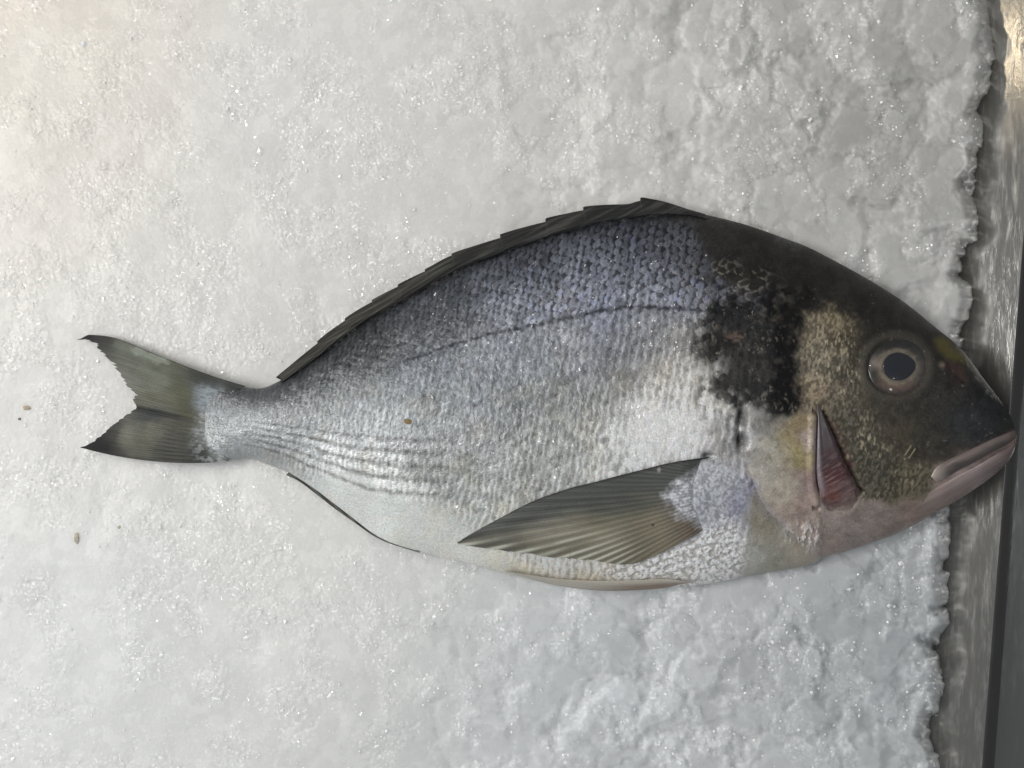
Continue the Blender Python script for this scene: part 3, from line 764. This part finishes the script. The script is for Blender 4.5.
def pectoral():
    A = [(716, 458), (709, 457), (690, 459.5), (669, 463), (645, 469), (619, 475.5), (595, 482), (569, 488.5), (536, 500), (518, 508.5), (500, 518), (478, 530), (456, 543)]
    B = [(716, 521), (706, 528), (690, 538), (669, 549), (650, 558), (632, 564), (614, 564.5), (600, 562), (580, 560), (555, 558), (530, 555), (490, 549), (456, 544)]
    nu, nv = 330, 200
    a = resample(A, nu); b = resample(B, nu)
    v = np.linspace(0, 1, nv)[None]; u = np.linspace(0, 1, nu)[:, None]
    # frayed lower margin
    fr = (np.mod(u[:, 0] * 19 + 2.2 * vnoise(u[:, 0] * 8, u[:, 0] * 0, 6), 1.0)) * 5.0 * vnoise(u[:, 0] * 17, u[:, 0] * 0, 12) * (1 - sstep(.78, .9, u[:, 0])) * sstep(.35, .5, u[:, 0]) * (1 - sstep(.93, 1, u[:, 0]))
    b = b - np.c_[0 * fr, fr]
    x = a[:, :1] * (1 - v) + b[:, :1] * v; y = a[:, 1:] * (1 - v) + b[:, 1:] * v
    uu = np.broadcast_to(u, x.shape); vv = np.broadcast_to(v, x.shape)
    # rays fan out from the fin's root, so number them by angle about it
    ang = np.arctan2(y - 484, 770 - x) + 0.00022 * (x - 700) * 0
    w = (ang - 0.0) / 0.034 + 0.25 * np.sin(x / 60)
    ray = np.abs(np.mod(w, 1) - .5) * 2
    fine = np.abs(np.mod(w * 3, 1) - .5) * 2
    z = body_z(x, y) + 2.2 + 3.5 * sstep(0.0, .5, uu) * (1 - sstep(.8, 1, uu)) * np.sin(math.pi * np.clip(vv, 0, 1)) + 0.45 * ray + 0.12 * fine + 5.5 * (1 - sstep(0.1, .3, uu)) - 11 * (1 - sstep(0, .13, uu))
    z = z - 2.5 * sstep(.9, 1, uu)
    dark = 1 - sstep(0.22, 0.62, vv + 0.22 * (fbm(x / 40, y / 12, 321, 3) - .5) - 0.08 * (uu - .5))
    light = idw(x, y, [(690, 520, (112, 102, 90)), (650, 530, (132, 126, 108)), (600, 540, (152, 148, 130)), (550, 540, (146, 142, 128)), (500, 540, (120, 118, 108)), (680, 500, (100, 98, 92)), (600, 515, (128, 124, 106)), (640, 505, (118, 114, 98))])
    c = mix(1.12 * light, np.broadcast_to(lin((88, 90, 87)), light.shape), dark)
    c = c * (0.74 + 0.30 * ray * ray + 0.08 * fine + 0.30 * (fbm(w * 2.2, x / 45, 332, 3) - .5))[..., None]
    pale = sstep(.45, .7, fbm(w * 0.7, x / 60, 331, 2)) * sstep(.55, .85, vv) * sstep(0.35, .9, ray) * sstep(.25, .45, uu)
    c = mix(c, lin((222, 222, 208)), 0.8 * pale)
    c = mix(c, lin((48, 48, 47)), 0.8 * (1 - sstep(0, .045, vv)))
    sil = soft(x + 14 * (fbm(x / 6, y / 6, 341, 3) - .5), y + 10 * (fbm(x / 6, y / 6, 342, 3) - .5), [(664, 496), (682, 478), (705, 468), (740, 468), (740, 528), (700, 526), (680, 516)], 6)
    sc = mix(np.broadcast_to(lin((160, 162, 168)), c.shape), lin((228, 230, 236)), sstep(.25, .8, fbm(x / 2.4, y / 2.4, 44, 2)))
    c = mix(c, sc, 0.85 * sil)
    dot = np.exp(-(((x - 653) / 1.6) ** 2 + ((y - 525) / 1.5) ** 2) ** 2); c = mix(c, lin((70, 40, 30)), .9 * dot)
    dt2 = np.exp(-(((x - 659) / 1.8) ** 2 + ((y - 470) / 2.6) ** 2) ** 2); c = mix(c, lin((170, 165, 160)), .7 * dt2)
    c = np.clip(c, .004, .9)
    al = 1 - 0.38 * sstep(.5, .95, vv) * sstep(.2, .4, uu) * (1 - ray * .8)
    V = np.concatenate([P(x, y, z), P(x, y, z - 1.3)[:, ::-1]], 1)
    part("pectoral_fin", V, grid_faces(nu, 2 * nv, wrap=True), FIN, {'col': np.concatenate([c, c[:, ::-1]], 1).reshape(-1, 3), 'alpha': np.concatenate([al, al[:, ::-1]], 1).ravel()})
pectoral()

def pelvic():
    A = [(505, 571), (530, 575), (560, 579), (600, 581), (640, 580), (665, 579), (690, 582)]
    B = [(505, 572), (530, 579), (560, 586), (600, 590.5), (640, 590), (668, 587.5), (690, 583)]
    def zf(x, y, u, v): return ZM + 20 - 19 * v + 3 * np.sin(math.pi * v)
    def cf(x, y, u, v):
        r = np.abs(np.mod(v * 6 + .1 * np.sin(u * 9), 1) - .5) * 2
        return mix(np.broadcast_to(lin((202, 198, 184)), x.shape + (3,)), lin((150, 132, 116)), np.clip(sstep(.35, .8, u) * sstep(.2, .7, v) + .5 * sstep(.8, 1, v), 0, 1)) * (.82 + .25 * r)[..., None]
    ribbon("pelvic_fin", A, B, 180, 24, zf, cf, FIN, 1.6)
pelvic()

# gill membrane with its red rays showing in the gap beside the gill cover
def gill():
    A = [(817, 404), (818, 420), (817.5, 437), (817, 455), (817, 475), (820, 492), (827, 509), (838, 522)]
    B = [(819, 404), (826, 420), (832, 433), (839, 449), (846, 465), (854, 480), (861, 496), (852, 522)]
    def zf(x, y, u, v): return body_z(x, y) + 1.2 + 2.2 * np.exp(-((v - .1) / .12) ** 2) * (1 - sstep(.7, .9, u)) - 2.5 * sstep(.75, 1, v) - 6.5 * sstep(.80, 1, u) + 0.3 * np.sin((y + x * .5) * 1.3) * sstep(.4, .6, u) * np.sin(math.pi * v)
    def cf(x, y, u, v):
        c = idw(x, y, [(819, 420, (112, 106, 106)), (824, 440, (96, 86, 88)), (830, 460, (80, 60, 64)), (826, 480, (104, 48, 48)), (838, 478, (92, 52, 56)), (832, 497, (124, 60, 50)), (846, 490, (100, 80, 80)), (840, 508, (146, 124, 118)), (852, 503, (140, 122, 118)), (835, 515, (156, 140, 132)), (828, 512, (150, 128, 120))])
        w = np.exp(-((v - .08) / .10) ** 2) * (1 - sstep(.62, .8, u))
        c = mix(c, lin((190, 186, 194)), .6 * w)
        s = sstep(.5, .8, fbm((x - .3 * y) / 14, (y + .6 * x) / 1.9, 351, 2)) * sstep(.3, .55, u) * (1 - sstep(.85, 1, u))
        c = mix(c, lin((176, 156, 156)), .38 * s)
        c = c * .8 * (.72 + .56 * fbm(x / 3.5, y / 5, 352, 3))[..., None]
        return mix(c, lin((44, 30, 30)), .6 * sstep(.80, .98, v) * (1 - sstep(.80, .95, u)))
    def af(x, y, u, v):
        n = fbm(x / 4, y / 4, 353, 3) - .5
        return (1 - sstep(.74, .93, u + .16 * n)) * (1 - .9 * sstep(.86, 1.0, v + .2 * n) * sstep(.25, .5, u))
    ribbon("gill_membrane", A, B, 170, 50, zf, cf, FLESH, 3.0, alpha=af)
gill()

def lips():
    # upper lip: grey-pink fold from the tip of the snout back to the pale corner of the mouth
    A = [(1015, 430), (1004, 434), (990, 440), (975, 447), (960, 454), (946, 461), (936, 468), (931, 476)]
    B = [(1016.4, 438), (1008, 445), (996, 451), (984, 458), (972, 465), (960, 471), (950, 477), (938, 484)]
    def zf(x, y, u, v): return body_z(x, y) + 0.5 + 3.0 * np.sin(math.pi * np.clip(v, 0, 1)) ** .8 * sstep(0, .08, u) - 3 * sstep(.85, 1, v)
    def cf(x, y, u, v):
        c = mix(np.broadcast_to(lin((124, 112, 107)), x.shape + (3,)), lin((84, 77, 74)), sstep(.25, .75, v + .3 * (fbm(x / 14, y / 5, 361, 2) - .5)))
        c = mix(c, lin((176, 164, 156)), .8 * sstep(.80, .95, u))
        c = mix(c, lin((112, 82, 78)), .6 * (1 - sstep(0, .15, u)))
        return mix(c, lin((70, 62, 60)), .6 * (1 - sstep(0, .14, v)) * (1 - sstep(.7, .9, u)))
    ribbon("upper_lip", A, B, 150, 36, zf, cf, FLESH, 4.0)
    A = [(1016.4, 440), (1009, 447), (997, 454), (985, 461), (973, 468), (961, 474), (950, 480), (938, 487), (928, 494)]
    B = [(1015, 449), (1009, 460), (998, 470), (986, 479), (973, 488), (958, 497), (944, 504), (930, 510), (916, 513)]
    def zf2(x, y, u, v): return body_z(x, np.minimum(y, ybot(x) - .6)) + 0.6 + 3.0 * np.sin(math.pi * np.clip(v * 1.05, 0, 1)) ** .8 * (1 - sstep(.75, 1, u)) - 3.0 * sstep(.9, 1, v)
    def cf2(x, y, u, v):
        c = idw(x, y, [(1012, 450, (142, 112, 106)), (995, 465, (160, 132, 126)), (975, 475, (184, 160, 156)), (960, 485, (186, 164, 156)), (940, 495, (180, 152, 142)), (965, 493, (158, 122, 112)), (925, 505, (172, 146, 132)), (990, 460, (176, 150, 148))])
        return mix(c, np.broadcast_to(c.mean(-1, keepdims=True), c.shape), .4) * .80 * (.72 + .56 * fbm((x + y) / 12, (y + .55 * x) / 3, 371, 3))[..., None]
    ribbon("lower_lip", A, B, 150, 40, zf2, cf2, FLESH, 4.0)
lips()

def eye():
    cx, cy, R = 897.5, 367.0, 28.5
    zc = float(body_z(np.array([cx]), np.array([cy]))[0]) - 6.3
    # surface slope of the head under the eye, so that the eye lies in the head's plane
    gx = float((body_z(np.array([cx + 20]), np.array([cy])) - body_z(np.array([cx - 20]), np.array([cy])))[0] / 40)
    gy = float((body_z(np.array([cx]), np.array([cy + 20])) - body_z(np.array([cx]), np.array([cy - 20])))[0] / 40)
    nr, na = 60, 120
    r = np.linspace(0.0, 1, nr)[:, None]; t = np.linspace(0, 2 * math.pi, na, endpoint=False)[None]
    x = cx + R * 1.04 * r * np.cos(t); y = cy + R * r * np.sin(t)
    z = zc + 7.5 * np.sqrt(np.clip(1 - (r * .97) ** 2, 0, 1)) + gx * (x - cx) + gy * (y - cy) + 0 * t
    rr = r * R + 0 * t
    n = fbm(x / 5, y / 5, 381, 3)
    c = np.broadcast_to(lin((128, 116, 98)), x.shape + (3,))
    c = mix(c, lin((158, 144, 118)), np.exp(-((rr - 17) / 2.2) ** 2) * (0.5 + n))
    c = mix(c, lin((102, 92, 82)), sstep(18, 23, rr + 3 * (n - .5)))
    c = mix(c, lin((76, 71, 65)), sstep(18.5, 24, rr + 4 * (n - .5)))
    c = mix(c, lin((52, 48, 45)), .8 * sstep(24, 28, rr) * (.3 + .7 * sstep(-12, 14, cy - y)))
    c = mix(c, lin((44, 41, 39)), .85 * sstep(11, 22, cy - y + 4 * (n - .5)) * sstep(16, 20, rr))  # shade of the upper lid painted onto the eye
    c = mix(c, lin((150, 104, 84)), .5 * sstep(8, 20, y - cy) * np.exp(-((rr - 21) / 5) ** 2))
    c = mix(c, lin((176, 150, 140)), .7 * np.exp(-(((x - 875) / 5) ** 2 + ((y - 363) / 6) ** 2)))
    c = mix(c, lin((150, 138, 122)), .5 * np.exp(-(((x - 916) / 9) ** 2 + ((y - 370) / 12) ** 2)))
    c = mix(c, np.broadcast_to(c.mean(-1, keepdims=True), c.shape), .3) * .66 * (.6 + .8 * fbm(x / 3.2, y / 3.2, 382, 3))[..., None]
    F = grid_faces(nr, na, wrap=True)
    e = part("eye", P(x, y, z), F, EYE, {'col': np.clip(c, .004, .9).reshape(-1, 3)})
    # pupil: slightly tear-shaped, pointing towards the snout, bulging clear of the iris
    R2 = 14.8
    px = cx + 0.5; py = cy - 0.5
    rad = R2 * (1.0 + 0.16 * np.maximum(np.cos(t + .1), 0) ** 6)
    xx = px + rad * r * np.cos(t) * 1.04; yy = py + rad * r * np.sin(t) * .95
    rb = np.hypot((xx - cx) / 1.04, yy - cy) / R
    zz = zc + 7.5 * np.sqrt(np.clip(1 - (rb * .97) ** 2, 0, 1)) + gx * (xx - cx) + gy * (yy - cy) + 0.25 + 1.6 * np.sqrt(np.clip(1 - r ** 2, 0, 1)) - .6 * (r > .985)
    c2 = mix(np.broadcast_to(lin((34, 38, 46)), xx.shape + (3,)), lin((34, 35, 40)), sstep(.8, 1, r + 0 * t))
    part("pupil", P(xx, yy, zz), F, EYE, {'col': c2.reshape(-1, 3)}, e)
eye()

# ------------------------------------------------------------------ crushed ice
EDGE = [(-200, 990), (-120, 984), (0, 981), (35, 985), (59, 988), (86, 986), (100, 978), (113, 974), (125, 979), (140, 980), (164, 978), (180, 973), (195, 970), (210, 974), (226, 974), (246, 968), (266, 963), (285, 968), (300, 967), (330, 958), (350, 952), (400, 948), (470, 947),
        (507, 945), (525, 948), (542, 948), (560, 945), (573, 946), (600, 947), (624, 946), (634, 936), (642, 934), (655, 938), (671, 939), (690, 938), (710, 937), (725, 931), (737, 929), (752, 934), (768, 935), (850, 930), (950, 925)]
_e = np.array(EDGE, float)

def chunks(x, y, size, seed, tilt=0.35, jit=0.9, rmin=0.55, rmax=1.0, fall=1.2):
    """flat-topped tilted lumps overlapping one another: the highest one wins"""
    gx = np.floor(x / size); gy = np.floor(y / size)
    best = np.full(x.shape, -1e9); idv = np.zeros(x.shape)
    wob = (fbm(x / (size * .3), y / (size * .3), seed + 90, 3) - .5) * 0.55
    for dx in (-1, 0, 1):
        for dy in (-1, 0, 1):
            ix, iy = gx + dx, gy + dy
            h1, h2, h3, h4, h5, h6, h7 = (hsh(ix, iy, seed + k) for k in range(7))
            cx = (ix + .5 + jit * (h1 - .5)) * size; cy = (iy + .5 + jit * (h2 - .5)) * size
            ang = h6 * math.pi; ca, sa = np.cos(ang), np.sin(ang)
            px, py = x - cx, y - cy
            qx = (px * ca + py * sa) / (0.8 + .5 * h7); qy = (-px * sa + py * ca) * (0.8 + .5 * h7)
            r = (rmin + (rmax - rmin) * h3) * size
            d = np.maximum(np.hypot(qx, qy), 0.82 * (np.abs(qx) + np.abs(qy))) / r + wob
            h = (h4 - .5) * size * .34 + tilt * ((h5 - .5) * px + (h6 - .5) * py) - fall * size * .5 * np.clip(d - 0.82, 0, None)
            up = h > best
            best = np.where(up, h, best); idv = np.where(up, h3, idv)
    return np.maximum(best, -0.8 * size), idv

def ice():
    x = np.arange(-170, 1004, 0.95); y = np.arange(-150, 920, 0.95)
    X, Y = np.meshgrid(x, y, indexing='ij')
    ex = np.interp(Y, _e[:, 0], _e[:, 1]) + 5 * (fbm(Y / 9, X / 40, 401, 3) - .5)
    lum, idl = chunks(X, Y, 30, 490, .3)
    d = ex - X + np.clip(1.0 * lum, -9, 10)                                        # distance inside the ice edge
    rough = 0.11 + 0.89 * np.clip(sstep(360, 900, X) + .45 * sstep(560, 700, Y) * sstep(250, 600, X), 0, 1)
    rough = rough * (0.75 + .5 * fbm(X / 90, Y / 90, 402, 2))
    big, id1 = chunks(X, Y, 62, 410, .30)
    mid, id2 = chunks(X, Y, 29, 430, .42)
    sml, id3 = chunks(X, Y, 9.5, 450, .6)
    fin, id4 = chunks(X, Y, 4.6, 470, .8)
    patch = sstep(.40, .62, fbm(X / 34, Y / 34, 403, 3))        # grainy patches between smoother plates
    Z = rough * (0.40 * big + 0.40 * mid * (0.5 + .8 * patch)) + 0.30 * sml * (0.2 + patch) * (0.25 + .5 * rough) + 0.20 * fin * (.1 + patch) * (.5 + .5 * rough)
    Z = Z + 9 * (fbm(X / 150, Y / 150, 404, 3) - .5) + 0.7 * (fbm(X / 2.2, Y / 2.2, 405, 2) - .5) * (.4 + patch)
    # mound against the steel wall, then fall away to the tray floor
    Z = Z - 10 * (1 - sstep(0, 150, d)) * .6
    lip = np.clip(1 - d / 16.0, 0, None)
    Z = np.where(d < 16, Z - 26 * np.clip(lip, 0, 1) ** 2.2, Z)
    Z = np.where(d < 0, Z - 7.0 * (-d) + 0.5 * mid, Z)
    # the fish presses its bed into the ice
    low = body_low(X, Y)
    Z = np.minimum(Z, low - 0.8)
    out = np.minimum(pdist(X, Y, np.array(top_pts)[::2]), pdist(X, Y, np.array(bot_pts)[::2]))
    near = 1 - sstep(6, 60, out)
    Z = mix(Z, np.minimum(Z, 5.0), near)
    tl = soft(X, Y, [(70, 330), (130, 332), (250, 380), (250, 465), (120, 470), (72, 450), (128, 408)], 8)
    Z = mix(Z, np.minimum(Z, 1.5), tl)
    Z = np.maximum(Z, -81)
    # ice colour: milky grains, slightly greyer and clearer plates
    clear = sstep(.45, .8, id1) * .5 + sstep(.5, .9, id2) * .5
    tone = idw(X, Y, [(30, 40, (231, 228, 221)), (300, 100, (229, 228, 225)), (100, 650, (230, 231, 230)), (600, 100, (226, 225, 221)), (900, 120, (206, 205, 201)), (900, 650, (203, 207, 209)), (800, 30, (212, 211, 207)), (600, 680, (222, 225, 227)), (250, 500, (231, 231, 228)), (20, 20, (234, 226, 216))], 2)  # clearer, greyer ice at right plus painted light fall-off; warm light top left
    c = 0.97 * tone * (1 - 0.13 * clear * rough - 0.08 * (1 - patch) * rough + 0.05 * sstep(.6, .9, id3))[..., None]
    c = np.clip(c, .02, .9)
    grain = np.clip(0.22 + .75 * patch * sstep(.3, .7, id4), 0, 1)
    F = grid_faces(*X.shape)
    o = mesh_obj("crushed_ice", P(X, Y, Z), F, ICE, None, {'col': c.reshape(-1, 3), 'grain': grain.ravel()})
    # loose glassy crystals added on the surface for sparkle, whiter than the bed
    rng = np.random.default_rng(11)
    N = 6500
    gi = rng.integers(2, X.shape[0] - 3, N * 5); gj = rng.integers(2, X.shape[1] - 3, N * 5)
    keep = (rng.random(N * 5) < (0.07 + 0.5 * patch[gi, gj] ** 2)) & (d[gi, gj] > 3) & (low[gi, gj] > 1e5)
    gi, gj = gi[keep][:N], gj[keep][:N]; n = len(gi)
    base = P(X[gi, gj] + rng.uniform(-.5, .5, n), Y[gi, gj] + rng.uniform(-.5, .5, n), Z[gi, gj] + 0.25)
    oc = np.array([(1, 0, 0), (0, 1, 0), (-1, 0, 0), (0, -1, 0), (0, 0, 1), (0, 0, -1)], float)
    sc_ = rng.lognormal(math.log(0.95), .38, n)[:, None, None] * np.stack([rng.uniform(.6, 1.5, n), rng.uniform(.6, 1.2, n), rng.uniform(.22, .5, n)], -1)[:, None, :]
    a1 = rng.uniform(0, 2 * math.pi, n); tx, ty = rng.normal(0, .22, n), rng.normal(0, .22, n)
    v = oc[None] * sc_
    vx = v[..., 0] * np.cos(a1)[:, None] - v[..., 1] * np.sin(a1)[:, None]; vy = v[..., 0] * np.sin(a1)[:, None] + v[..., 1] * np.cos(a1)[:, None]
    vz = v[..., 2] + vx * tx[:, None] + vy * ty[:, None]
    CV = base[:, None, :] + np.stack([vx, vy, vz], -1) * U
    tri = np.array([(0, 1, 4), (1, 2, 4), (2, 3, 4), (3, 0, 4), (1, 0, 5), (2, 1, 5), (3, 2, 5), (0, 3, 5)])
    CF = (np.arange(n)[:, None, None] * 6 + tri[None]).reshape(-1, 3)
    cry = mesh_obj("ice_crystals", CV, CF, CRYSTAL, o, None, smooth=False)
    cry["kind"] = "stuff"
    o["kind"] = "stuff"
    o["label"] = "packed white crushed ice bed under the fish, lumpy and clearer along the steel wall"
    o["category"] = "crushed ice"
    return X, Y, Z
IX, IY, IZ = ice()
def ice_z(x, y):
    i = int(round((x + 170) / .95)); j = int(round((y + 150) / .95)); return float(IZ[i, j])

# ------------------------------------------------------------------ steel tray and counter
def strip(name, rows, mat, parent=None, n=160):
    """loft through rows; a row is (line of (x,y,z) for the top end, for the bottom end)"""
    t = np.linspace(0, 1, n)[:, None]
    V = np.stack([P(*(np.array(a)[None] * (1 - t) + np.array(b)[None] * t).T) for a, b in rows], 1)
    return mesh_obj(name, V, grid_faces(n, len(rows)), mat, parent)

tray = bpy.data.objects.new("steel_tray", None); COL.objects.link(tray)
tray["label"] = "brushed stainless steel display tray whose wet side wall holds the ice back"
tray["category"] = "tray"
tray.empty_display_size = 0.02
def L1(y, off=0, z=0): return (1024 - (y - 225) * 0.0773 + off, y, z)
Y0, Y1 = -200, 960
def row(off, z): return (L1(Y0, off, z), L1(Y1, off, z))
strip("side_wall", [row(-160, -84), row(-122, -83), row(-108, -80), row(-98, -73), row(-50, -38.4), row(0, -2.4)], STEEL, tray)
strip("rim", [row(0.2, -2.4), row(1.6, -3.2), row(3.5, -8), row(9, -20), row(12, -32), row(12.2, -60)], DARKSTEEL, tray)
ft = np.array([[-260, -200], [900, -200], [900, 960], [-260, 960]], float)
mesh_obj("tray_floor", P(ft[:, 0], ft[:, 1], np.full(4, -88.0)), np.array([[0, 3, 2, 1]]), STEEL, tray)
ct = strip("counter", [row(11, -34), row(60, -34), row(420, -34)], COUNTER)
ct["kind"] = "structure"

# ------------------------------------------------------------------ specks of dirt
def speck(name, x, y, z, rx, ry, mat, label, seed, group=None):
    n, m = 10, 14
    th = np.linspace(0.05, math.pi - .05, n)[:, None]; ph = np.linspace(0, 2 * math.pi, m, endpoint=False)[None]
    k = 1 + .5 * (vnoise(np.cos(ph) * 1.6 + seed + 0 * th, np.sin(ph) * 1.6 + np.cos(th) * 2, seed) - .5)
    X = x + rx * np.sin(th) * np.cos(ph) * k; Y = y + ry * np.sin(th) * np.sin(ph) * k; Z = z + min(rx, ry) * .22 * np.cos(th) * k
    o = mesh_obj(name, P(X, Y, Z), grid_faces(n, m, wrap=True), mat)
    o["label"] = label; o["category"] = "fleck"
    return o
BROWN = speck_material("brown_fleck_material", (190, 172, 142)); TAN = speck_material("tan_fleck_material", (196, 190, 168)); OCH = speck_material("ochre_fleck_material", (150, 126, 84)); DRK = speck_material("dark_fleck_material", (112, 106, 98))
speck("food_fleck", 26.5, 408, ice_z(26.5, 408) + .6, 4.0, 1.9, BROWN, "small brown fleck on the ice left of the tail fin", 3)
speck("food_fleck", 76.5, 538, ice_z(76.5, 538) + .6, 2.3, 5.6, TAN, "long pale tan fleck on the ice below the tail fin", 5)
speck("food_fleck", 119, 527, ice_z(119, 527) + .6, 1.6, 1.6, TAN, "tiny round tan fleck on the ice below the tail, right of the long one", 7)
speck("food_fleck", 19.5, 419, ice_z(19.5, 419) + .5, 1.5, 1.3, DRK, "tiny dark fleck on the ice just below the brown one", 9)
speck("food_fleck", 407.5, 421.5, float(body_z(np.array([407.5]), np.array([421.5]))[0]) + .6, 3.9, 2.6, OCH, "small ochre fleck stuck to the silver flank of the fish", 11)
